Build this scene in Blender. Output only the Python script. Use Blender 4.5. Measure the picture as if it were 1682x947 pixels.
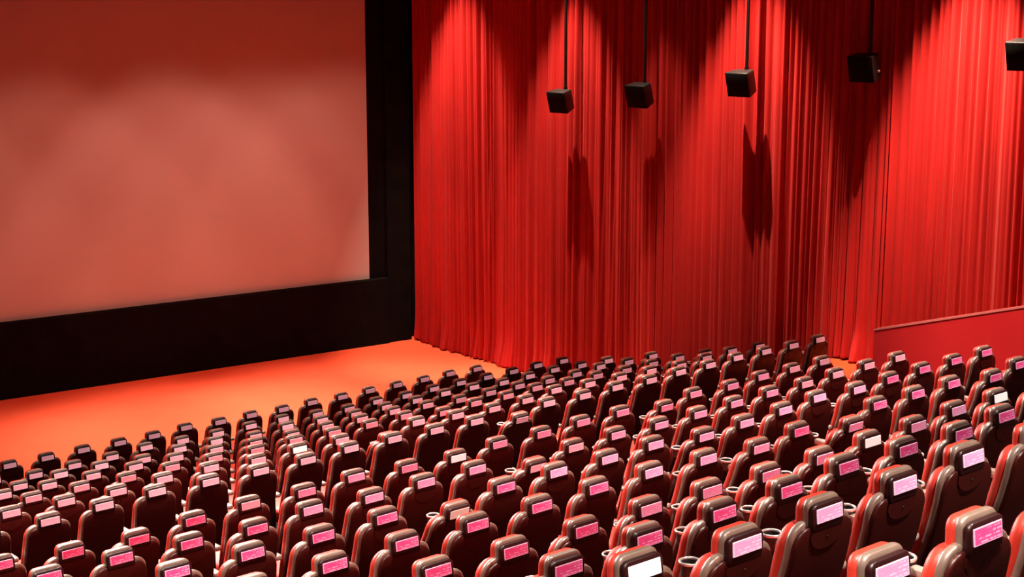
import bpy, bmesh, math, random
import numpy as np
from mathutils import Vector, Matrix

for o in list(bpy.data.objects):
    bpy.data.objects.remove(o)
S = bpy.context.scene
C = S.collection
R = math.radians
H = 7.695                      # eye height above the front floor

# ------------------------------------------------------------------ camera, world, exposure
cam = bpy.data.objects.new('camera', bpy.data.cameras.new('camera'))
C.objects.link(cam)
cam.location = (0, 0, H)
cam.rotation_euler = (R(90 - 10.751), 0, R(-41.266))
cam.data.sensor_width = 36.0
cam.data.lens = 2558.7 / 1682 * 36
cam.data.clip_end = 200
S.camera = cam
world = bpy.data.worlds.new('dark_hall')
S.world = world
world.use_nodes = True
world.node_tree.nodes['Background'].inputs[0].default_value = (0.02, 0.012, 0.01, 1)
world.node_tree.nodes['Background'].inputs[1].default_value = 0.3
S.view_settings.view_transform = 'Standard'
S.view_settings.look = 'None'
S.view_settings.exposure = 0.0
S.view_settings.gamma = 1.0
S.view_settings.use_curve_mapping = False

CEIL = 10.8
SEAT_W = 3000
SEAT_Y = {-3.0: 0.9, 2.0: 1.2, 7.0: 1.15, 12.0: 1.2, 17.0: 1.4}
SEATC = (1.0, 0.84, 0.74)
FLOOR_W = 8500
FLOORC = (1.0, 0.82, 0.7)
SCREEN_W = 1200
SCRC = (1.0, 0.38, 0.27)
CURT_W = 6200
CURT_OFF = 1.6
CURT_BL = 0.65
CURT_Z = 2.4
CURT = ((25.3, 1.05, 38), (21.8, 0.85, 36), (19.4, 0.3, 27), (17.2, 1.05, 41), (12.9, 1.6, 43), (9.0, 1.5, 43))
SPK_YAW = R(6)
SPK_TILT = 16
CUR0 = (0.31, 0.004, 0.004)
CUR1 = (0.41, 0.008, 0.007)
CAR0 = (0.68, 0.092, 0.039)
CAR1 = (0.73, 0.101, 0.044)
SCR0 = (0.46, 0.43, 0.42)
SCR1 = (0.49, 0.46, 0.45)
LEA0 = (0.58, 0.036, 0.02)
LEA1 = (0.68, 0.05, 0.028)
SHE0 = (0.036, 0.0034, 0.0022)
SHE1 = (0.047, 0.0048, 0.003)
RIM0 = (0.18, 0.122, 0.09)
RIM1 = (0.24, 0.165, 0.125)
SEAT_AX = {3.0: 0.0, 7.0: -0.5, 11.0: -0.9, 15.0: -1.2}
SEAT_AY = {-3.0: 1.2, 2.0: 0.6, 7.0: 0.2, 12.0: -0.3, 17.0: -0.6}
SEAT_CONE = 62
RED_FILL_W = 110
PAR_W = 3300
CARD_E = 0.3
RIM_COAT = 1.0
FRONT_W = 9500
SCR_CONE = 55
SCR_Z = -2.0
FLOOR_V = 4.5
FLOOR_CONE = 46


def spot(name, loc, power, cone, blend, color, aim=None, radius=0.08):
    l = bpy.data.lights.new(name, 'SPOT')
    l.energy = power
    l.spot_size = R(cone)
    l.spot_blend = blend
    l.color = color
    l.shadow_soft_size = radius
    o = bpy.data.objects.new(name, l)
    C.objects.link(o)
    o.location = loc
    if aim is not None:
        o.rotation_euler = (Vector(aim) - Vector(loc)).to_track_quat('-Z', 'Y').to_euler()
    return o


# the curtain wall: x as a function of y (the hall narrows slightly towards the back)
def wall_x(y):
    return 20.98 - 0.04 * (27.35 - y)


# the screen wall: origin at its right corner, D along the wall to the right, N into the hall
CORNER = Vector((21.03, 27.33, 0))
D = Vector((0.99415, -0.108, 0))
N = Vector((-0.108, -0.99415, 0))


def sw(u, v, z):                # u metres right of the corner, v metres into the hall
    return CORNER + D * u + N * v + Vector((0, 0, z))


# ceiling downlights over the seats, tilted a little towards the screen and the curtain
for y in (-3.0, 2.0, 7.0, 12.0, 17.0):
    for x in (3.0, 7.0, 11.0, 15.0):
        p = (x, y, CEIL - 0.15)
        spot('seat_downlight', p, SEAT_W * SEAT_Y[y], SEAT_CONE, 0.8, SEATC, aim=(x + SEAT_AX[x], y + SEAT_AY[y], CEIL - 7), radius=0.12)
# downlights over the open floor before the screen
for u, k in ((-14.0, 0.3), (-10.5, 0.45), (-7.0, 1.0), (-3.5, 1.0)):
    spot('floor_downlight', sw(u, FLOOR_V, CEIL - 0.15), FLOOR_W * k, FLOOR_CONE, 0.8, FLOORC, radius=0.15)
# downlights tilted onto the screen
for u, k in ((-11.0, 0.5), (-8.2, 0.6), (-5.6, 0.9), (-3.6, 0.6), (-1.9, 0.6)):
    spot('screen_downlight', sw(u, 4.5, CEIL - 0.15), SCREEN_W * k, SCR_CONE, 0.38, SCRC, aim=sw(u, 0, SCR_Z), radius=0.25)
# floods under the ceiling before the screen, shining back over the seats
for x in (3.0, 7.5, 12.0):
    spot('front_floodlight', (x, 23.5, CEIL - 0.15), FRONT_W, 58, 0.8, (1.0, 0.86, 0.8), aim=(x - 0.5, 9.0, 3.0), radius=0.25)
# unseen deep red fills, added to stand in for red bounce on the screen
for u in (-9.0, -2.5):
    spot('screen_red_fill', sw(u, 6.5, CEIL - 0.15), RED_FILL_W, 100, 0.6, (1.0, 0.02, 0.012), aim=sw(u, 0, 6.0), radius=0.2)
# one unseen fill spot, added to brighten the sloping parapet
spot('parapet_added_downlight', (13.2, 9.6, CEIL - 0.15), PAR_W, 40, 0.8, (1.0, 0.8, 0.7), aim=(17.0, 9.4, 3.6), radius=0.1)
# wall washers above the curtain
for y, k, cone in CURT:
    spot('curtain_downlight', (wall_x(y) - CURT_OFF, y, CEIL - 0.15), CURT_W * k, cone, CURT_BL, (1.0, 0.72, 0.52),
         aim=(wall_x(y) - 0.1, y, CURT_Z), radius=0.035)

# ------------------------------------------------------------------ materials
def mat(name, color, rough=0.6, metal=0.0, spec=0.5, coat=0.0):
    m = bpy.data.materials.new(name)
    m.use_nodes = True
    b = m.node_tree.nodes['Principled BSDF']
    b.inputs['Base Color'].default_value = (*color, 1)
    b.inputs['Roughness'].default_value = rough
    b.inputs['Metallic'].default_value = metal
    b.inputs['Specular IOR Level'].default_value = spec
    b.inputs['Coat Weight'].default_value = coat
    return m


def vary(m, scale, c0, c1, bump=0.0, stretch=(1, 1, 1), bscale=None):
    """break the base colour up with noise between two near colours, and add a fine bump"""
    nt = m.node_tree
    b = nt.nodes['Principled BSDF']
    tc = nt.nodes.new('ShaderNodeTexCoord')
    mp = nt.nodes.new('ShaderNodeMapping')
    mp.inputs['Scale'].default_value = stretch
    no = nt.nodes.new('ShaderNodeTexNoise')
    no.inputs['Scale'].default_value = scale
    no.inputs['Detail'].default_value = 4
    cr = nt.nodes.new('ShaderNodeValToRGB')
    cr.color_ramp.elements[0].color = (*c0, 1)
    cr.color_ramp.elements[1].color = (*c1, 1)
    cr.color_ramp.elements[0].position = 0.3
    cr.color_ramp.elements[1].position = 0.7
    L = nt.links.new
    L(tc.outputs['Object'], mp.inputs['Vector'])
    L(mp.outputs['Vector'], no.inputs['Vector'])
    L(no.outputs['Fac'], cr.inputs['Fac'])
    L(cr.outputs['Color'], b.inputs['Base Color'])
    if bump:
        n2 = nt.nodes.new('ShaderNodeTexNoise')
        n2.inputs['Scale'].default_value = bscale or scale * 20
        bp = nt.nodes.new('ShaderNodeBump')
        bp.inputs['Strength'].default_value = bump
        bp.inputs['Distance'].default_value = 0.004
        L(mp.outputs['Vector'], n2.inputs['Vector'])
        L(n2.outputs['Fac'], bp.inputs['Height'])
        L(bp.outputs['Normal'], b.inputs['Normal'])
    return m


M = {}
M['curtain'] = vary(mat('curtain_velour', (0.55, 0.012, 0.01), 0.62, spec=0.3), 1.5,
                    CUR0, CUR1, 0.15, (1, 1, 0.3), 300)
M['curtain'].node_tree.nodes['Principled BSDF'].inputs['Sheen Weight'].default_value = 0.12
M['curtain'].node_tree.nodes['Principled BSDF'].inputs['Sheen Tint'].default_value = (1, 0.3, 0.27, 1)
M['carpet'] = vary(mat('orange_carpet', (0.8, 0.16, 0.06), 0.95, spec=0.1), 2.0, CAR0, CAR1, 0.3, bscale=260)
M['aisle'] = vary(mat('darkened_carpet', (0.5, 0.1, 0.04), 0.95, spec=0.1), 2.0, (0.44, 0.045, 0.013), (0.52, 0.055, 0.017), 0.3, bscale=260)  # orange carpet again, its colour darkened for the overlit landing
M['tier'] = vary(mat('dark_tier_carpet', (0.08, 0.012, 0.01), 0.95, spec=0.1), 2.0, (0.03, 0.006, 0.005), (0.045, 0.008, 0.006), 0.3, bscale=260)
M['black'] = vary(mat('black_felt', (0.006, 0.005, 0.005), 0.95, spec=0.05), 3.0, (0.004, 0.0035, 0.0035), (0.007, 0.006, 0.006))
M['ceiling'] = mat('dark_ceiling', (0.03, 0.012, 0.01), 0.9)
M['redwall'] = vary(mat('red_wall_paint', (0.5, 0.02, 0.015), 0.7), 1.2, (0.42, 0.014, 0.01), (0.5, 0.02, 0.016))
M['screen'] = vary(mat('screen_fabric', (0.62, 0.6, 0.58), 0.85, spec=0.15), 0.7, SCR0, SCR1)
M['parapet'] = vary(mat('parapet_paint', (0.6, 0.02, 0.02), 0.45), 1.2, (0.62, 0.012, 0.014), (0.68, 0.018, 0.018))
M['cap'] = mat('parapet_cap_paint', (0.75, 0.18, 0.15), 0.35)
M['leather'] = vary(mat('red_leather', (0.42, 0.025, 0.015), 0.42, spec=0.5), 9.0, LEA0, LEA1, 0.25, bscale=220)
M['shell'] = vary(mat('maroon_shell_plastic', (0.05, 0.008, 0.006), 0.38, spec=0.4), 5.0, SHE0, SHE1, 0.05, bscale=300)
M['headshell'] = vary(mat('dark_headrest_plastic', (0.03, 0.006, 0.006), 0.38, spec=0.4), 5.0, (0.018, 0.004, 0.004), (0.03, 0.006, 0.006), 0.05, bscale=300)
M['rim'] = vary(mat('tan_edge_leather', (0.3, 0.17, 0.11), 0.4, spec=0.7, coat=RIM_COAT), 14.0, RIM0, RIM1, 0.2, bscale=260)
M['dark'] = mat('dark_metal', (0.02, 0.014, 0.013), 0.45, 0.5)
M['arm'] = vary(mat('pale_armrest_plastic', (0.5, 0.36, 0.3), 0.4), 10, (0.42, 0.3, 0.25), (0.52, 0.38, 0.32))
M['rim'].node_tree.nodes['Principled BSDF'].inputs['Coat Roughness'].default_value = 0.3
M['ring'] = mat('cup_ring_steel', (0.85, 0.78, 0.72), 0.25, 0.6)
M['cup'] = mat('cup_well_plastic', (0.03, 0.02, 0.018), 0.5)
M['speaker'] = vary(mat('black_speaker_box', (0.012, 0.011, 0.011), 0.5), 6, (0.008, 0.007, 0.007), (0.014, 0.012, 0.012), 0.1, bscale=200)
M['grille'] = mat('black_speaker_grille', (0.003, 0.003, 0.003), 0.8, spec=0.1)
M['pole'] = mat('black_pole_steel', (0.02, 0.014, 0.014), 0.35, 0.6)
M['stud'] = mat('bright_screw_head', (0.9, 0.85, 0.8), 0.2, 0.9)


def ad_mat(name, base, light, rough=0.3):
    """a printed card: pale margin, pink field, faint paler bars and a blot"""
    m = mat(name, base, rough, spec=0.35)
    nt = m.node_tree
    b = nt.nodes['Principled BSDF']
    L = nt.links.new
    tc = nt.nodes.new('ShaderNodeTexCoord')
    br = nt.nodes.new('ShaderNodeTexBrick')
    br.inputs['Scale'].default_value = 1.0
    br.inputs['Brick Width'].default_value = 0.052
    br.inputs['Row Height'].default_value = 0.0145
    br.inputs['Mortar Size'].default_value = 0.0042
    br.inputs['Color1'].default_value = (1, 1, 1, 1)
    br.inputs['Color2'].default_value = (0.6, 0.6, 0.6, 1)
    br.inputs['Mortar'].default_value = (0, 0, 0, 1)
    mp = nt.nodes.new('ShaderNodeMapping')
    mp.inputs['Rotation'].default_value = (R(90), 0, 0)
    L(tc.outputs['Object'], mp.inputs['Vector'])
    L(mp.outputs['Vector'], br.inputs['Vector'])
    no = nt.nodes.new('ShaderNodeTexNoise')
    no.inputs['Scale'].default_value = 22
    no.inputs['Detail'].default_value = 3
    L(tc.outputs['Object'], no.inputs['Vector'])
    th = nt.nodes.new('ShaderNodeMapRange')
    th.inputs['From Min'].default_value = 0.46
    th.inputs['From Max'].default_value = 0.56
    L(no.outputs['Fac'], th.inputs['Value'])
    mul = nt.nodes.new('ShaderNodeMath')
    mul.operation = 'MULTIPLY'
    L(br.outputs['Color'], mul.inputs[0])
    L(th.outputs['Result'], mul.inputs[1])
    # margin: distance from the card's edge in its own plane
    sx = nt.nodes.new('ShaderNodeSeparateXYZ')
    L(tc.outputs['Object'], sx.inputs['Vector'])
    ax = nt.nodes.new('ShaderNodeMath')
    ax.operation = 'ABSOLUTE'
    L(sx.outputs['X'], ax.inputs[0])
    gx = nt.nodes.new('ShaderNodeMath')
    gx.operation = 'GREATER_THAN'
    gx.inputs[1].default_value = AD_W / 2 - 0.006
    L(ax.outputs[0], gx.inputs[0])
    az = nt.nodes.new('ShaderNodeMath')
    az.operation = 'ABSOLUTE'
    L(sx.outputs['Z'], az.inputs[0])
    gz = nt.nodes.new('ShaderNodeMath')
    gz.operation = 'GREATER_THAN'
    gz.inputs[1].default_value = AD_H / 2 - 0.005
    L(az.outputs[0], gz.inputs[0])
    mx = nt.nodes.new('ShaderNodeMath')
    mx.operation = 'MAXIMUM'
    L(gx.outputs[0], mx.inputs[0])
    L(gz.outputs[0], mx.inputs[1])
    m2 = nt.nodes.new('ShaderNodeMath')
    m2.operation = 'MAXIMUM'
    L(mx.outputs[0], m2.inputs[0])
    L(mul.outputs[0], m2.inputs[1])
    mix = nt.nodes.new('ShaderNodeMix')
    mix.data_type = 'RGBA'
    mix.inputs['A'].default_value = (*base, 1)
    mix.inputs['B'].default_value = (*light, 1)
    L(m2.outputs[0], mix.inputs['Factor'])
    L(mix.outputs['Result'], b.inputs['Base Color'])
    L(mix.outputs['Result'], b.inputs['Emission Color'])     # glow added in the card's own colours
    b.inputs['Emission Strength'].default_value = CARD_E
    return m


AD_W, AD_H = 0.185, 0.066
M['ad_hot'] = ad_mat('hot_pink_card', (0.86, 0.07, 0.25), (0.95, 0.42, 0.62))
M['ad_light'] = ad_mat('light_glare_card', (0.93, 0.33, 0.58), (0.97, 0.62, 0.78))  # glare painted in as a lighter pink
M['ad_pale'] = ad_mat('pale_glare_card', (0.95, 0.42, 0.52), (0.97, 0.62, 0.68))  # glare painted in as a paler pink
M['ad_white'] = ad_mat('blank_white_glare_card', (0.95, 0.93, 0.85), (0.97, 0.96, 0.92))  # full glare painted in as near-white
M['ad_white'].node_tree.nodes['Principled BSDF'].inputs['Emission Strength'].default_value = 0.65  # stronger added glow on the glare-white cards
M['ad_grey'] = ad_mat('greyish_card', (0.62, 0.48, 0.42), (0.75, 0.62, 0.55))


# ------------------------------------------------------------------ mesh helpers
def obj(name, bm, m, parent=None, smooth=True, angle=None):
    me = bpy.data.meshes.new(name)
    bmesh.ops.recalc_face_normals(bm, faces=bm.faces)
    bm.to_mesh(me)
    bm.free()
    me.materials.append(m)
    if smooth:
        me.polygons.foreach_set('use_smooth', [True] * len(me.polygons))
        if angle:
            me.set_sharp_from_angle(angle=R(angle))
    o = bpy.data.objects.new(name, me)
    C.objects.link(o)
    if parent:
        o.parent = parent
    return o


def tag(o, label=None, cat=None, group=None, kind=None):
    if label:
        o['label'] = label
    if cat:
        o['category'] = cat
    if group:
        o['group'] = group
    if kind:
        o['kind'] = kind
    return o


def empty(name, loc, rz=0):
    o = bpy.data.objects.new(name, None)
    C.objects.link(o)
    o.location = loc
    o.rotation_euler = (0, 0, rz)
    o.empty_display_size = 0.2
    return o


def box(bm, c, s, bevel=0.0, rot=None, seg=2):
    b2 = bmesh.new()
    bmesh.ops.create_cube(b2, size=1)
    bmesh.ops.scale(b2, vec=s, verts=b2.verts)
    if bevel:
        bmesh.ops.bevel(b2, geom=list(b2.edges), offset=bevel, segments=seg, affect='EDGES', profile=0.5)
    if rot is not None:
        bmesh.ops.transform(b2, matrix=rot, verts=b2.verts)
    bmesh.ops.translate(b2, vec=c, verts=b2.verts)
    me = bpy.data.meshes.new('t')
    b2.to_mesh(me)
    b2.free()
    bm.from_mesh(me)
    bpy.data.meshes.remove(me)
    return bm


def hexa(bm, pts):              # 8 corners: bottom four, then top four
    v = [bm.verts.new(p) for p in pts]
    for f in ((3, 2, 1, 0), (4, 5, 6, 7), (0, 1, 5, 4), (1, 2, 6, 5), (2, 3, 7, 6), (3, 0, 4, 7)):
        bm.faces.new([v[i] for i in f])
    return bm


def tube(bm, a, b, r, n=12):
    a, b = Vector(a), Vector(b)
    q = (b - a).to_track_quat('Z', 'Y')
    ra, rb = [], []
    for i in range(n):
        t = 2 * math.pi * i / n
        p = q @ Vector((r * math.cos(t), r * math.sin(t), 0))
        ra.append(bm.verts.new(a + p))
        rb.append(bm.verts.new(b + p))
    for i in range(n):
        j = (i + 1) % n
        bm.faces.new((ra[i], ra[j], rb[j], rb[i]))
    bm.faces.new(ra)
    bm.faces.new(rb)
    return bm


def ring_pts(hw, t, yc, z, rad, n=5):
    """a rounded rectangle in the xy plane"""
    rad = min(rad, hw * 0.98, t / 2 * 0.98)
    out = []
    for (sx, sy, a0) in ((1, 1, 0), (-1, 1, 90), (-1, -1, 180), (1, -1, 270)):
        for i in range(n):
            a = R(a0 + 90 * i / (n - 1))
            out.append((sx * (hw - rad) + rad * math.cos(a), yc + sy * (t / 2 - rad) + rad * math.sin(a), z))
    return out


def loft(bm, levels, rad):
    """levels: (z, y centre, half width, thickness), bottom to top"""
    prev = None
    for (z, yc, hw, t) in levels:
        cur = [bm.verts.new(p) for p in ring_pts(hw, t, yc, z, rad)]
        n = len(cur)
        if prev:
            for i in range(n):
                j = (i + 1) % n
                bm.faces.new((prev[i], prev[j], cur[j], cur[i]))
        else:
            bm.faces.new(cur)
        prev = cur
    bm.faces.new(prev)
    return bm


# block, row number, y of the row's headrest cards, floor height, number of its first seat in view, [(x of a seat, how far its headrest leans forward or back)]
ROWS = [
    ('front', 1, 20.807, -0.000, 0, [(8.72, -0.01), (9.29, -0.01), (9.86, 0.00), (10.44, -0.01), (11.01, -0.01), (11.59, 0.04), (12.17, -0.00), (12.75, 0.01), (13.34, -0.01), (13.92, 0.02), (14.51, 0.00), (15.09, 0.02), (15.68, 0.02), (16.27, 0.02), (16.86, 0.04), (17.46, 0.01)]),
    ('front', 2, 19.548, 0.226, -1, [(7.96, 0.00), (8.52, -0.07), (9.10, -0.04), (9.67, -0.03), (10.24, 0.04), (10.81, 0.01), (11.39, 0.00), (11.97, 0.02), (12.55, 0.03), (13.13, -0.04), (13.71, -0.07), (14.29, -0.03), (14.87, -0.04), (15.46, -0.01), (16.04, -0.00), (16.63, 0.00), (17.22, 0.01), (17.81, 0.04), (18.40, 0.01)]),
    ('front', 3, 18.301, 0.508, -1, [(7.21, 0.00), (7.78, -0.03), (8.36, 0.04), (8.93, 0.04), (9.51, -0.03), (10.09, 0.04), (10.66, 0.04), (11.24, -0.04), (11.82, 0.03), (12.40, 0.00), (12.98, -0.03), (13.56, -0.01), (14.14, -0.01), (14.72, 0.02), (15.30, 0.02), (15.88, -0.03), (16.46, -0.01), (17.04, 0.02), (17.62, -0.02), (18.21, -0.05)]),
    ('front', 4, 17.055, 0.819, 0, [(7.07, 0.04), (7.64, 0.04), (8.21, 0.04), (8.78, 0.04), (9.35, 0.04), (9.92, 0.02), (10.49, -0.02), (11.07, -0.02), (11.64, 0.00), (12.22, 0.00), (12.80, 0.02), (13.37, -0.01), (13.95, -0.05), (14.53, -0.04), (15.11, -0.03), (15.70, -0.06), (16.28, -0.05), (16.86, 0.01), (17.45, -0.03), (18.03, -0.01)]),
    ('front', 5, 15.807, 1.139, -1, [(6.32, 0.00), (6.89, 0.04), (7.46, 0.04), (8.03, 0.02), (8.61, 0.04), (9.18, 0.03), (9.75, -0.00), (10.33, 0.03), (10.90, 0.01), (11.48, 0.01), (12.06, 0.03), (12.63, -0.08), (13.21, -0.03), (13.79, -0.03), (14.37, 0.01), (14.95, -0.03), (15.53, -0.03), (16.11, -0.05), (16.69, -0.04), (17.27, -0.04), (17.85, -0.08)]),
    ('front', 6, 14.564, 1.465, 0, [(6.11, 0.04), (6.69, 0.02), (7.26, -0.01), (7.83, 0.03), (8.41, 0.04), (8.98, -0.02), (9.56, 0.02), (10.14, -0.00), (10.71, -0.17), (11.29, 0.02), (11.87, -0.03), (12.45, -0.06), (13.03, -0.04), (13.61, 0.04), (14.19, -0.00), (14.77, -0.02), (15.36, -0.02), (15.94, -0.05), (16.52, -0.01), (17.11, 0.02), (17.69, -0.02)]),
    ('front', 7, 13.322, 1.786, -1, [(5.35, 0.00), (5.93, -0.03), (6.50, 0.01), (7.08, 0.04), (7.66, -0.00), (8.24, -0.02), (8.82, -0.02), (9.40, 0.01), (9.98, -0.00), (10.56, -0.02), (11.14, -0.03), (11.72, -0.17), (12.30, 0.00), (12.88, -0.02), (13.46, -0.00), (14.05, -0.02), (14.63, 0.01), (15.21, 0.01), (15.80, 0.04), (16.38, 0.03), (16.96, 0.02), (17.55, 0.02)]),
    ('rear', 1, 11.404, 2.178, 0, [(4.68, 0.04), (5.25, -0.03), (5.82, -0.07), (6.39, -0.01), (6.96, 0.02), (7.54, 0.00), (8.12, 0.04), (8.70, -0.02), (9.28, -0.05), (9.86, -0.00), (10.45, -0.01), (11.04, 0.02), (11.63, 0.02), (12.22, -0.08), (12.81, 0.03), (13.41, -0.00), (14.00, 0.04), (14.58, 0.04), (15.16, 0.04)]),
    ('rear', 2, 10.183, 2.474, 0, [(4.53, 0.04), (5.10, 0.04), (5.67, -0.00), (6.24, -0.03), (6.81, 0.03), (7.39, -0.02), (7.96, 0.00), (8.54, -0.00), (9.12, -0.17), (9.70, -0.05), (10.28, -0.03), (10.86, -0.05), (11.44, -0.04), (12.02, -0.02), (12.61, 0.00), (13.20, 0.00), (13.78, 0.03), (14.37, 0.04), (14.96, 0.04)]),
    ('rear', 3, 8.945, 2.784, 0, [(4.88, 0.03), (5.46, 0.01), (6.04, -0.01), (6.62, -0.00), (7.20, -0.15), (7.78, -0.02), (8.36, -0.01), (8.94, -0.02), (9.52, 0.00), (10.10, -0.07), (10.68, -0.04), (11.27, -0.01), (11.85, 0.04), (12.43, 0.00), (13.01, 0.02), (13.60, 0.04), (14.18, 0.04), (14.76, 0.04)]),
    ('rear', 4, 7.746, 3.082, -1, [(4.73, 0.00), (5.32, 0.00), (5.90, 0.01), (6.49, -0.01), (7.08, -0.01), (7.66, 0.01), (8.24, 0.01), (8.82, -0.02), (9.40, -0.07), (9.98, -0.01), (10.56, -0.13), (11.13, 0.04), (11.70, 0.04), (12.27, 0.04), (12.84, -0.04), (13.41, 0.04)]),
    ('rear', 5, 6.528, 3.406, 0, [(5.21, 0.03), (5.77, 0.00), (6.34, -0.01), (6.92, 0.00), (7.49, -0.01), (8.07, -0.03), (8.66, -0.03), (9.25, -0.01), (9.84, -0.00), (10.44, 0.04), (11.04, 0.04), (11.63, 0.00)]),
    ('rear', 6, 5.356, 3.837, 0, [(5.05, -0.04), (5.65, -0.02), (6.25, -0.01), (6.84, -0.00), (7.43, 0.04), (8.01, 0.02), (8.59, -0.00), (9.16, 0.04), (9.73, 0.00)]),
    ('rear', 7, 4.082, 4.344, 0, [(4.33, 0.03), (4.89, -0.03), (5.48, -0.01), (6.07, -0.00), (6.68, 0.02), (7.29, 0.00)]),
    ('rear', 8, 2.888, 4.718, 0, [(4.25, 0.00), (4.83, -0.00), (5.41, 0.00)]),
]

# ------------------------------------------------------------------ the setting
# front floor
bm = bmesh.new()
hexa(bm, [(-5, 19.0, -0.2), (21.4, 19.0, -0.2), (21.4, 30.5, -0.2), (-5, 30.5, -0.2), (-5, 19.0, 0), (21.4, 19.0, 0), (21.4, 30.5, 0), (-5, 30.5, 0)])
tag(obj('floor', bm, M['carpet'], smooth=False), kind='structure')
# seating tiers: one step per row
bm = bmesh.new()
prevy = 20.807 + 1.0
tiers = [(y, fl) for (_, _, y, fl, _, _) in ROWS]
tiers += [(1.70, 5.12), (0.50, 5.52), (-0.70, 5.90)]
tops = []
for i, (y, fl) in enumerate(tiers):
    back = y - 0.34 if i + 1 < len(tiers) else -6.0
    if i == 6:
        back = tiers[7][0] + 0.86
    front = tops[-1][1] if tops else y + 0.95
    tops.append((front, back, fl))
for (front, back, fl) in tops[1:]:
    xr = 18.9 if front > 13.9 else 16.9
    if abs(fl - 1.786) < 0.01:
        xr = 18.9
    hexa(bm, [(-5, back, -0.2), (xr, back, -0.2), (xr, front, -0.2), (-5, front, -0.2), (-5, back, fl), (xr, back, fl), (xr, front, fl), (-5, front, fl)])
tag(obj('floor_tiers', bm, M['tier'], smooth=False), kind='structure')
# the landing beside the curtain: same orange carpet, darkened to offset strong light
bm = bmesh.new()
hexa(bm, [(18.9, 11.2, -0.2), (21.2, 11.2, -0.2), (21.2, 15.3, -0.2), (18.9, 15.3, -0.2), (18.9, 11.2, 1.786), (21.2, 11.2, 1.786), (21.2, 15.3, 1.786), (18.9, 15.3, 1.786)])
hexa(bm, [(16.9, -6, -0.2), (21.2, -6, -0.2), (21.2, 11.2, -0.2), (16.9, 11.2, -0.2), (16.9, -6, 1.6), (21.2, -6, 1.6), (21.2, 11.2, 1.6), (16.9, 11.2, 1.6)])
tag(obj('floor_landing', bm, M['aisle'], smooth=False), kind='structure')
# walls and ceiling
bm = bmesh.new()
a, b = (wall_x(30.5) + 0.28, 30.5), (wall_x(-6) + 0.28, -6)
hexa(bm, [(a[0], a[1], -0.2), (a[0] + 0.2, a[1], -0.2), (b[0] + 0.2, b[1], -0.2), (b[0], b[1], -0.2),
          (a[0], a[1], CEIL), (a[0] + 0.2, a[1], CEIL), (b[0] + 0.2, b[1], CEIL), (b[0], b[1], CEIL)])
tag(obj('wall_right', bm, M['redwall'], smooth=False), kind='structure')
bm = bmesh.new()
hexa(bm, [(-4.2, -6, -0.2), (-4.0, -6, -0.2), (-1.0, 30.5, -0.2), (-1.2, 30.5, -0.2), (-4.2, -6, CEIL), (-4.0, -6, CEIL), (-1.0, 30.5, CEIL), (-1.2, 30.5, CEIL)])
tag(obj('wall_left', bm, M['redwall'], smooth=False), kind='structure')
bm = bmesh.new()
box(bm, (8, -6.1, CEIL / 2), (27, 0.2, CEIL))
tag(obj('wall_back', bm, M['redwall'], smooth=False), kind='structure')
bm = bmesh.new()
box(bm, (8.5, 12.2, CEIL + 0.1), (28, 38, 0.2))
tag(obj('ceiling', bm, M['ceiling'], smooth=False), kind='structure')


def swbox(bm, u0, u1, v0, v1, z0, z1):
    hexa(bm, [sw(u0, v0, z0), sw(u1, v0, z0), sw(u1, v1, z0), sw(u0, v1, z0), sw(u0, v0, z1), sw(u1, v0, z1), sw(u1, v1, z1), sw(u0, v1, z1)])


bm = bmesh.new()
swbox(bm, -23, 0.25, -0.5, -0.25, -0.2, CEIL)
tag(obj('wall_front', bm, M['black'], smooth=False), kind='structure')
# black apron below the screen and black pier between screen and curtain
bm = bmesh.new()
swbox(bm, -22.5, -0.66, -0.25, 0.06, 0.0, 1.475)
tag(obj('trim_1', bm, M['black'], smooth=False), kind='structure')
bm = bmesh.new()
swbox(bm, -0.655, -0.06, -0.25, 0.0, 0.0, CEIL)
tag(obj('trim_2', bm, M['black'], smooth=False), kind='structure')
bm = bmesh.new()
swbox(bm, -1.09, -0.66, -0.25, -0.12, 1.48, CEIL)
tag(obj('trim_3', bm, M['black'], smooth=False), kind='structure')
# the screen, very slightly bowed away at its middle
root = empty('cinema_screen', sw(-9.5, 0, 1.48))
bm = bmesh.new()
nu = 40
g = []
for i in range(nu + 1):
    u = -17.5 + (17.5 - 1.07) * i / nu
    v = -0.10 - 0.04 * math.sin(math.pi * i / nu)
    g.append([bm.verts.new(sw(u, v + dv, z) - sw(-9.5, 0, 1.48)) for dv in (0, -0.02) for z in (1.482, 9.6)])
for i in range(nu):
    p, q = g[i], g[i + 1]
    bm.faces.new((p[0], q[0], q[1], p[1]))
    bm.faces.new((p[2], p[3], q[3], q[2]))
    bm.faces.new((p[1], q[1], q[3], p[3]))
    bm.faces.new((p[0], p[2], q[2], q[0]))
obj('screen_surface', bm, M['screen'], root, angle=40)
bm = bmesh.new()
for (u0, u1, z0, z1) in ((-17.5, -1.07, 9.6, 9.7), (-17.6, -17.5, 1.5, 9.7)):
    swbox(bm, u0, u1, -0.13, -0.08, z0, z1)
bmesh.ops.translate(bm, vec=-sw(-9.5, 0, 1.48), verts=bm.verts)
obj('screen_frame', bm, M['black'], root, smooth=False)
tag(root, 'large pale cinema screen lit reddish, filling the left of the photo', 'cinema screen')

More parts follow.
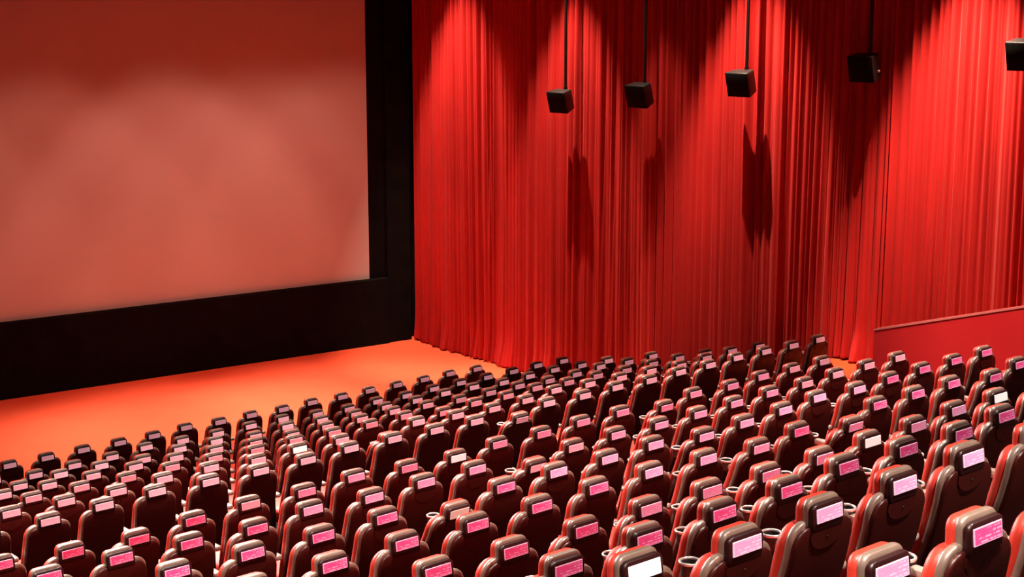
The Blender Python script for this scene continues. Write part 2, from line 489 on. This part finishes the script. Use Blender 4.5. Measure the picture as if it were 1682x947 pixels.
# ------------------------------------------------------------------ the curtains
def curtain(name, label, y0, y1, seed, hem):
    rng = np.random.RandomState(seed)
    length = y0 - y1
    ds = 0.011
    n = int(length / ds)
    s = np.linspace(0, length, n)

    def folds(r, wmin, wmax, amin, amax):
        f = np.zeros(n)
        p = 0.0
        while p < length:
            w = r.uniform(wmin, wmax) * (1.0 if r.rand() < 0.75 else 1.9)
            a = r.uniform(amin, amax)
            m = (s >= p) & (s < p + w)
            t = (s[m] - p) / w
            sk = r.uniform(0.55, 1.6)
            f[m] = a * np.sin(np.pi * t ** sk) ** r.uniform(0.3, 1.1)
            p += w
        return f
    nz = 30
    big = folds(np.random.RandomState(seed + 5), 0.6, 1.7, 0.0, 0.10)
    A = folds(rng, 0.065, 0.2, 0.06, 0.19)
    B = np.interp(s, s + 0.05 * np.sin(s * 1.7 + seed), A)     # the same pleats, drifted sideways, at the foot
    c = folds(rng, 0.045, 0.1, 0.0, 0.045)
    flare = folds(np.random.RandomState(seed + 9), 0.12, 0.5, 0.02, 0.16)
    ragged = folds(np.random.RandomState(seed + 11), 0.1, 0.4, 0.0, 0.05)
    bm = bmesh.new()
    prev = None
    lean = 0.10 * np.sin(s * 0.9 + seed) + 0.05 * np.sin(s * 2.3)
    grid = []
    for j in range(nz + 1):
        f = (j / nz) ** 1.7 if j else 0.0
        foot = (1 - f)
        x = big + A * (1 - foot ** 2) + B * foot ** 2 + c + flare * max(0.0, 1 - f / 0.06) ** 1.5
        ys = y0 - s + lean * foot * 0.8
        row = []
        for i in range(n):
            zb = hem(ys[i]) + 0.015 + ragged[i] * 0.6
            z = zb + (CEIL - 0.02 - zb) * f
            row.append(bm.verts.new((wall_x(ys[i]) + 0.16 - x[i], ys[i], z)))
        grid.append(row)
    for j in range(nz):
        for i in range(n - 1):
            bm.faces.new((grid[j][i], grid[j][i + 1], grid[j + 1][i + 1], grid[j + 1][i]))
    o = obj(name, bm, M['curtain'])
    o.modifiers.new('cloth_thickness', 'SOLIDIFY').thickness = 0.004
    tag(o, label, 'curtain')
    return o


def hem_front(y):
    return 0.0 if y > 15.3 else 1.79


curtain('stage_curtain', 'tall red pleated curtain along the right wall, from the screen corner to behind the parapet', 27.28, 4.0, 3, hem_front)

# ------------------------------------------------------------------ the parapet beside the aisle
root = empty('parapet', (17.0, 12.06, 1.786))
PY = [(12.06, 3.275), (9.9, 3.915), (5.0, 5.39)]


def par_x(y):
    return 17.0 - 0.02 * (12.06 - y)


bm = bmesh.new()
v = []
for (y, zt) in PY:
    x = par_x(y)
    v.append([bm.verts.new(Vector(p) - root.location) for p in ((x, y, 1.6), (x + 0.12, y, 1.6), (x + 0.12, y, zt), (x, y, zt))])
for p, q in zip(v, v[1:]):
    for k in range(4):
        bm.faces.new((p[k], p[(k + 1) % 4], q[(k + 1) % 4], q[k]))
bm.faces.new(v[0])
bm.faces.new(v[-1])
obj('parapet_panel', bm, M['parapet'], root, smooth=False)
bm = bmesh.new()
v = []
for (y, zt) in PY:
    x = par_x(y)
    v.append([bm.verts.new(Vector(p) - root.location) for p in ((x - 0.012, y, zt), (x + 0.132, y, zt), (x + 0.132, y, zt + 0.025), (x - 0.012, y, zt + 0.025))])
for p, q in zip(v, v[1:]):
    for k in range(4):
        bm.faces.new((p[k], p[(k + 1) % 4], q[(k + 1) % 4], q[k]))
bm.faces.new(v[0])
bm.faces.new(v[-1])
o = obj('parapet_cap', bm, M['cap'], root, smooth=False)
o['label'] = 'thin pinkish cap along the sloping top'
tag(root, 'sloping red parapet wall right of the seats, before the curtain', 'parapet')

# ------------------------------------------------------------------ wall speakers on drop poles
SPK = [(21.73, 5.68, 'black speaker on a pole, nearest the screen'),
       (19.57, 5.90, 'black speaker on a pole, second from the screen'),
       (17.13, 6.22, 'black speaker on a pole above the long shadow, third from the screen'),
       (14.59, 6.57, 'black speaker on a pole with a bright screw, fourth from the screen'),
       (11.82, 6.85, "black speaker cut off by the photo's right edge")]
for i, (y, z, label) in enumerate(SPK):
    x = wall_x(y) - 0.44
    r = empty('wall_speaker', (x, y, z), SPK_YAW)
    tag(r, label, 'speaker', 'speakers hanging before the red curtain')
    tilt = Matrix.Rotation(R(-SPK_TILT), 4, 'Y')
    # the cabinet: a box whose back is a little smaller than its front (front faces -x)
    bm = bmesh.new()
    hw, hh, d = 0.225, 0.212, 0.27
    hexa(bm, [(-d / 2, -hw, -hh), (d / 2, -hw * 0.8, -hh * 0.9), (d / 2, hw * 0.8, -hh * 0.9), (-d / 2, hw, -hh),
              (-d / 2, -hw, hh), (d / 2, -hw * 0.8, hh * 0.9), (d / 2, hw * 0.8, hh * 0.9), (-d / 2, hw, hh)])
    bmesh.ops.bevel(bm, geom=list(bm.edges), offset=0.018, segments=3, affect='EDGES', profile=0.5)
    bmesh.ops.transform(bm, matrix=tilt, verts=bm.verts)
    obj('cabinet', bm, M['speaker'], r, angle=40)
    bm = bmesh.new()
    box(bm, (-d / 2 - 0.006, 0, 0), (0.016, hw * 1.9, hh * 1.9), 0.006)
    bmesh.ops.transform(bm, matrix=tilt, verts=bm.verts)
    obj('grille', bm, M['grille'], r, angle=40)
    bm = bmesh.new()
    tube(bm, (0.07, -0.04, hh * 0.7), (0.07, -0.04, CEIL - z), 0.028)
    obj('pole', bm, M['pole'], r, angle=40)
    bm = bmesh.new()                                            # flange under the pole, on the cabinet's top
    box(bm, (0.07, -0.04, 0.196), (0.10, 0.10, 0.02), 0.004)
    tube(bm, (0.07, -0.04, 0.19), (0.07, -0.04, 0.26), 0.038)
    obj('flange', bm, M['pole'], r, angle=40)
    if i == 3:
        bm = bmesh.new()
        bmesh.ops.create_uvsphere(bm, u_segments=10, v_segments=8, radius=0.022, matrix=Matrix.Translation((0.07, -0.20, -0.06)))
        o = obj('screw_head', bm, M['stud'], r)
        o['label'] = 'bright screw head on the side'


# ------------------------------------------------------------------ the seats
HY, HZ = 0.15, 0.42             # the hinge of the backrest


def prof(z):                    # backward lean of the rear face: y at height z
    ks = ((0.30, 0.205), (0.42, 0.160), (0.55, 0.112), (0.75, 0.050), (0.90, 0.016), (1.03, 0.004), (1.14, 0.010))
    for (a, ya), (b, yb) in zip(ks, ks[1:]):
        if z <= b:
            return ya + (yb - ya) * (z - a) / (b - a)
    return ks[-1][1]


def back_levels(y0, t, ztop, zbot, hmax, rs, taper=0.0, ttop=1.0):
    """outline of the seat back, with rounded shoulders of radius rs, at depth y0 in front of the rear face"""
    out = []
    zs = list(np.linspace(zbot, ztop - rs, 9)) + [ztop - rs + rs * math.sin(R(a)) for a in (15, 30, 45, 60, 72, 82, 89)]
    for z in zs:
        f = (z - zbot) / (ztop - zbot)
        hw = hmax - 0.028 * (1 - min(1, f / 0.45)) ** 2 - 0.012 * max(0, (f - 0.6) / 0.4)
        tt = t * (1 + (ttop - 1) * f)
        if z > ztop - rs:
            q = (z - (ztop - rs)) / rs
            hw -= rs * (1 - math.sqrt(max(0, 1 - q * q)))
        rb = min(rs * 0.35, t * 0.5)
        if z > ztop - rb:
            q = (z - (ztop - rb)) / rb
            tt -= t * 0.55 * (1 - math.sqrt(max(0, 1 - q * q)))
        if z < zbot + 0.03:
            tt *= 0.8
        out.append((z - HZ, prof(z) + y0 - HY, hw - taper, max(tt, 0.006)))
    return out


def head_levels(y0, t, ztop, zbot, hw0, rs):
    out = []
    zs = [zbot, zbot + 0.012, zbot + 0.04] + [ztop - rs + rs * math.sin(R(a)) for a in (0, 20, 40, 58, 72, 82, 89)]
    for i, z in enumerate(zs):
        hw, tt = hw0, t
        if z > ztop - rs:
            q = (z - (ztop - rs)) / rs
            hw -= rs * (1 - math.sqrt(max(0, 1 - q * q)))
            tt -= t * 0.45 * (1 - math.sqrt(max(0, 1 - q * q)))
        if i == 0:
            hw -= 0.008
            tt *= 0.8
        out.append((z - HZ, prof(z) + y0 - HY, hw, max(tt, 0.006)))
    return out


def seat_proto():
    root = empty('cinema_chair', (0, 0, -50))
    hinge = (0, HY, HZ)
    b = obj('backrest', loft(bmesh.new(), back_levels(0.014, 0.036, 1.012, 0.30, 0.220, 0.085), 0.016), M['shell'], root, angle=50)
    b.location = hinge
    o = obj('backrest_edge', loft(bmesh.new(), back_levels(0.036, 0.040, 1.036, 0.32, 0.229, 0.09), 0.018), M['rim'], b, angle=60)
    o['label'] = 'tan edge band around the seat back'
    o = obj('back_cushion', loft(bmesh.new(), back_levels(0.078, 0.070, 1.020, 0.34, 0.230, 0.10), 0.034), M['leather'], b, angle=60)
    o['label'] = 'red leather front cushion'
    # the moulded pouch plate below the headrest: straight top, bowed lower edge
    bm = bmesh.new()
    top, bot = [], []
    for i in range(15):
        s = -1 + 2 * i / 14
        x = 0.112 * s
        zt, zb = 0.985, 0.985 - 0.02 - 0.075 * math.sqrt(max(0, 1 - s * s * 0.96))
        for (lst, z) in ((top, zt), (bot, zb)):
            lst.append([bm.verts.new((x, prof(z) - dy - HY, z - HZ)) for dy in (0.0, 0.0095)])
    for i in range(14):
        bm.faces.new((top[i][1], top[i + 1][1], bot[i + 1][1], bot[i][1]))
        bm.faces.new((top[i][0], bot[i][0], bot[i + 1][0], top[i + 1][0]))
        bm.faces.new((bot[i][0], bot[i][1], bot[i + 1][1], bot[i + 1][0]))
        bm.faces.new((top[i][0], top[i + 1][0], top[i + 1][1], top[i][1]))
    for i in (0, 14):
        bm.faces.new((top[i][0], top[i][1], bot[i][1], bot[i][0]))
    obj('back_plate', bm, M['shell'], b, angle=30)
    bm = bmesh.new()
    bmesh.ops.create_uvsphere(bm, u_segments=8, v_segments=6, radius=0.005, matrix=Matrix.Translation((0.01, prof(0.945) - 0.010 - HY, 0.945 - HZ)))
    obj('back_button', bm, M['dark'], b)

    h = obj('headrest', loft(bmesh.new(), head_levels(0.004, 0.036, 1.112, 0.985, 0.115, 0.032), 0.014), M['headshell'], root, angle=50)
    h.location = hinge
    o = obj('headrest_edge', loft(bmesh.new(), head_levels(0.033, 0.042, 1.130, 0.985, 0.118, 0.042), 0.02), M['rim'], h, angle=60)
    o['label'] = 'tan edge band around the headrest'
    o = obj('headrest_cushion', loft(bmesh.new(), head_levels(0.070, 0.052, 1.122, 0.975, 0.118, 0.045), 0.025), M['leather'], h, angle=60)
    o['label'] = 'red leather headrest cushion'
    bm = box(bmesh.new(), (0, 0, 0), (AD_W, 0.006, AD_H), 0.002, seg=1)
    o = obj('advert_card', bm, M['ad_light'], h, smooth=False)
    o.location = (0, prof(1.06) - 0.0155 - HY, 1.06 - HZ)
    o.rotation_euler = (R(-7), 0, 0)
    # seat cushion with a rounded front
    bm = bmesh.new()
    prev = None
    for (y, hw, zc, t) in ((0.20, 0.20, 0.415, 0.08), (0.21, 0.215, 0.415, 0.12), (0.30, 0.225, 0.42, 0.14), (0.45, 0.23, 0.428, 0.15),
                           (0.58, 0.23, 0.43, 0.15), (0.64, 0.225, 0.425, 0.13), (0.67, 0.22, 0.42, 0.09), (0.68, 0.2, 0.418, 0.05)):
        cur = [bm.verts.new((x, y, zc + dz)) for (x, dz, _) in ring_pts(hw, t, 0, 0, 0.05)]
        if prev:
            for i in range(len(cur)):
                j = (i + 1) % len(cur)
                bm.faces.new((prev[i], prev[j], cur[j], cur[i]))
        else:
            bm.faces.new(cur)
        prev = cur
    bm.faces.new(prev)
    o = obj('seat_cushion', bm, M['leather'], root, angle=60)
    # pedestal: foot plate, column and cradle
    bm = bmesh.new()
    box(bm, (0, 0.40, 0.012), (0.30, 0.34, 0.024), 0.008)
    box(bm, (0, 0.40, 0.18), (0.10, 0.14, 0.33), 0.02)
    box(bm, (0, 0.38, 0.33), (0.34, 0.36, 0.04), 0.015)
    obj('pedestal', bm, M['dark'], root, angle=40)
    # the armrest on the seat's right, with a cup holder at its front end
    ax = 0.285
    bm = bmesh.new()
    box(bm, (ax, 0.30, 0.70), (0.066, 0.40, 0.05), 0.02)
    a = obj('armrest', bm, M['arm'], root, angle=40)
    bm = box(bmesh.new(), (ax, 0.30, 0.345), (0.045, 0.22, 0.69), 0.015)
    obj('armrest_support', bm, M['dark'], root, angle=40)
    bm = bmesh.new()
    cy, cz, n = 0.535, 0.745, 28
    prof_r = ((0.044, 0.0), (0.046, 0.006), (0.0505, 0.0085), (0.055, 0.006), (0.057, 0.0), (0.055, -0.006), (0.0505, -0.008), (0.046, -0.006))
    rows_ = []
    for i in range(n):
        t = 2 * math.pi * i / n
        rows_.append([bm.verts.new((ax + r * math.cos(t), cy + r * math.sin(t), cz + dz)) for r, dz in prof_r])
    for i in range(n):
        p, q = rows_[i], rows_[(i + 1) % n]
        for k in range(8):
            bm.faces.new((p[k], p[(k + 1) % 8], q[(k + 1) % 8], q[k]))
    ring = obj('cup_holder', bm, M['ring'], a)
    ring['label'] = 'pale metal cup holder ring'
    bm = bmesh.new()
    prev = None
    for (r, z) in ((0.046, cz), (0.043, cz - 0.06), (0.040, cz - 0.085), (0.002, cz - 0.086)):
        cur = [bm.verts.new((ax + r * math.cos(2 * math.pi * i / n), cy + r * math.sin(2 * math.pi * i / n), z)) for i in range(n)]
        if prev:
            for i in range(n):
                j = (i + 1) % n
                bm.faces.new((prev[i], prev[j], cur[j], cur[i]))
        prev = cur
    well = obj('cup_well', bm, M['cup'], a)
    return root


def children(o):
    return [c for c in bpy.data.objects if c.parent == o]


proto = seat_proto()
kids = {}
for o in bpy.data.objects:
    if o.parent:
        kids.setdefault(o.parent.name, []).append(o)
CARD = {}
for k in ('hot', 'light', 'pale', 'white', 'grey'):
    CARD[k] = [o for o in bpy.data.objects if o.name.startswith('advert_card')][0].data.copy()
    CARD[k].materials.clear()
    CARD[k].materials.append(M['ad_' + k])


def copy_seat(first):
    """the seat and copies of its parts and their sub-parts"""
    if first:
        r = proto
        parts = {o.name.split('.')[0]: o for o in kids[proto.name]}
        card = [o for o in kids[parts['headrest'].name] if o.name.startswith('advert_card')][0]
        return r, parts, card
    r = proto.copy()
    C.objects.link(r)
    parts, card = {}, None
    for ch in kids[proto.name]:
        c = ch.copy()
        C.objects.link(c)
        c.parent = r
        parts[ch.name.split('.')[0]] = c
        for g in kids.get(ch.name, []):
            d = g.copy()
            C.objects.link(d)
            d.parent = c
            if g.name.startswith('advert_card'):
                card = d
    return r, parts, card


ORD = ['', 'first', 'second', 'third', 'fourth', 'fifth', 'sixth', 'seventh', 'eighth', 'ninth', 'tenth', 'eleventh', 'twelfth', 'thirteenth',
       'fourteenth', 'fifteenth', 'sixteenth', 'seventeenth', 'eighteenth', 'nineteenth', 'twentieth', 'twenty-first', 'twenty-second', 'twenty-third']
WHITE_GLARE = {('front', 6, 6), ('rear', 1, 8), ('rear', 5, 7), ('rear', 5, 10), ('rear', 7, 0)}  # seats whose card has full glare painted into its colour
GREY = {('rear', 3, 4)}
LIGHT_GLARE = {('rear', 7): (1, 2, 3, 4, 5), ('rear', 8): (0,), ('rear', 5): (3, 4, 5, 6, 8, 9, 11), ('rear', 4): (5, 6, 7, 9), ('rear', 3): (6, 7, 8, 9, 10, 11, 12, 13),  # seats whose card has partial glare painted into its colour
         ('rear', 2): (4, 5, 6, 7, 10, 11, 12, 13, 14), ('rear', 1): (5, 6, 7, 9, 10, 11, 12, 13, 14, 15, 16)}
rnd = random.Random(4)
first = True
for (blk, num, y, fl, k0, seats) in ROWS:
    n = len(seats)
    for i, (x, dev) in enumerate(seats):
        k = i + k0
        r, parts, card = copy_seat(first)
        first = False
        r.location = (x, y + 0.02, fl)
        phi = -dev / 0.64       # a back that leans towards the camera tips about its hinge
        for nm in ('backrest', 'headrest'):
            parts[nm].rotation_euler = (phi, 0, 0)
        key = (blk, num, k)
        kind = 'hot'
        if key in WHITE_GLARE:
            kind = 'white'
        elif key in GREY:
            kind = 'grey'
        elif blk == 'front':
            kind = 'pale'
        elif k in LIGHT_GLARE.get((blk, num), ()):
            kind = 'light'
        elif num <= 2 and k > 3:
            kind = 'pale'
        card.data = CARD[kind]
        r['category'] = 'chair'
        r['group'] = 'cinema chairs in the %s block' % blk
        from_right = ORD[n - i]
        end = 'the right end' if (blk == 'front' or num <= 3) else "the photo's right edge"
        rowtxt = '%s row of %s block' % (ORD[num], blk)
        if from_right == 'first':
            pos = 'at its right end' if (blk == 'front' or num <= 3) else "at the photo's right edge"
        else:
            pos = '%s from %s' % (from_right, end)
        look = 'dark red cinema chair'
        if dev < -0.16:
            look = 'tipped-back cinema chair'
        elif kind == 'white':
            look = 'cinema chair with glare-whitened card'
        elif kind == 'grey':
            look = 'cinema chair with greyish card'
        r['label'] = '%s, %s, %s' % (look, rowtxt, pos)
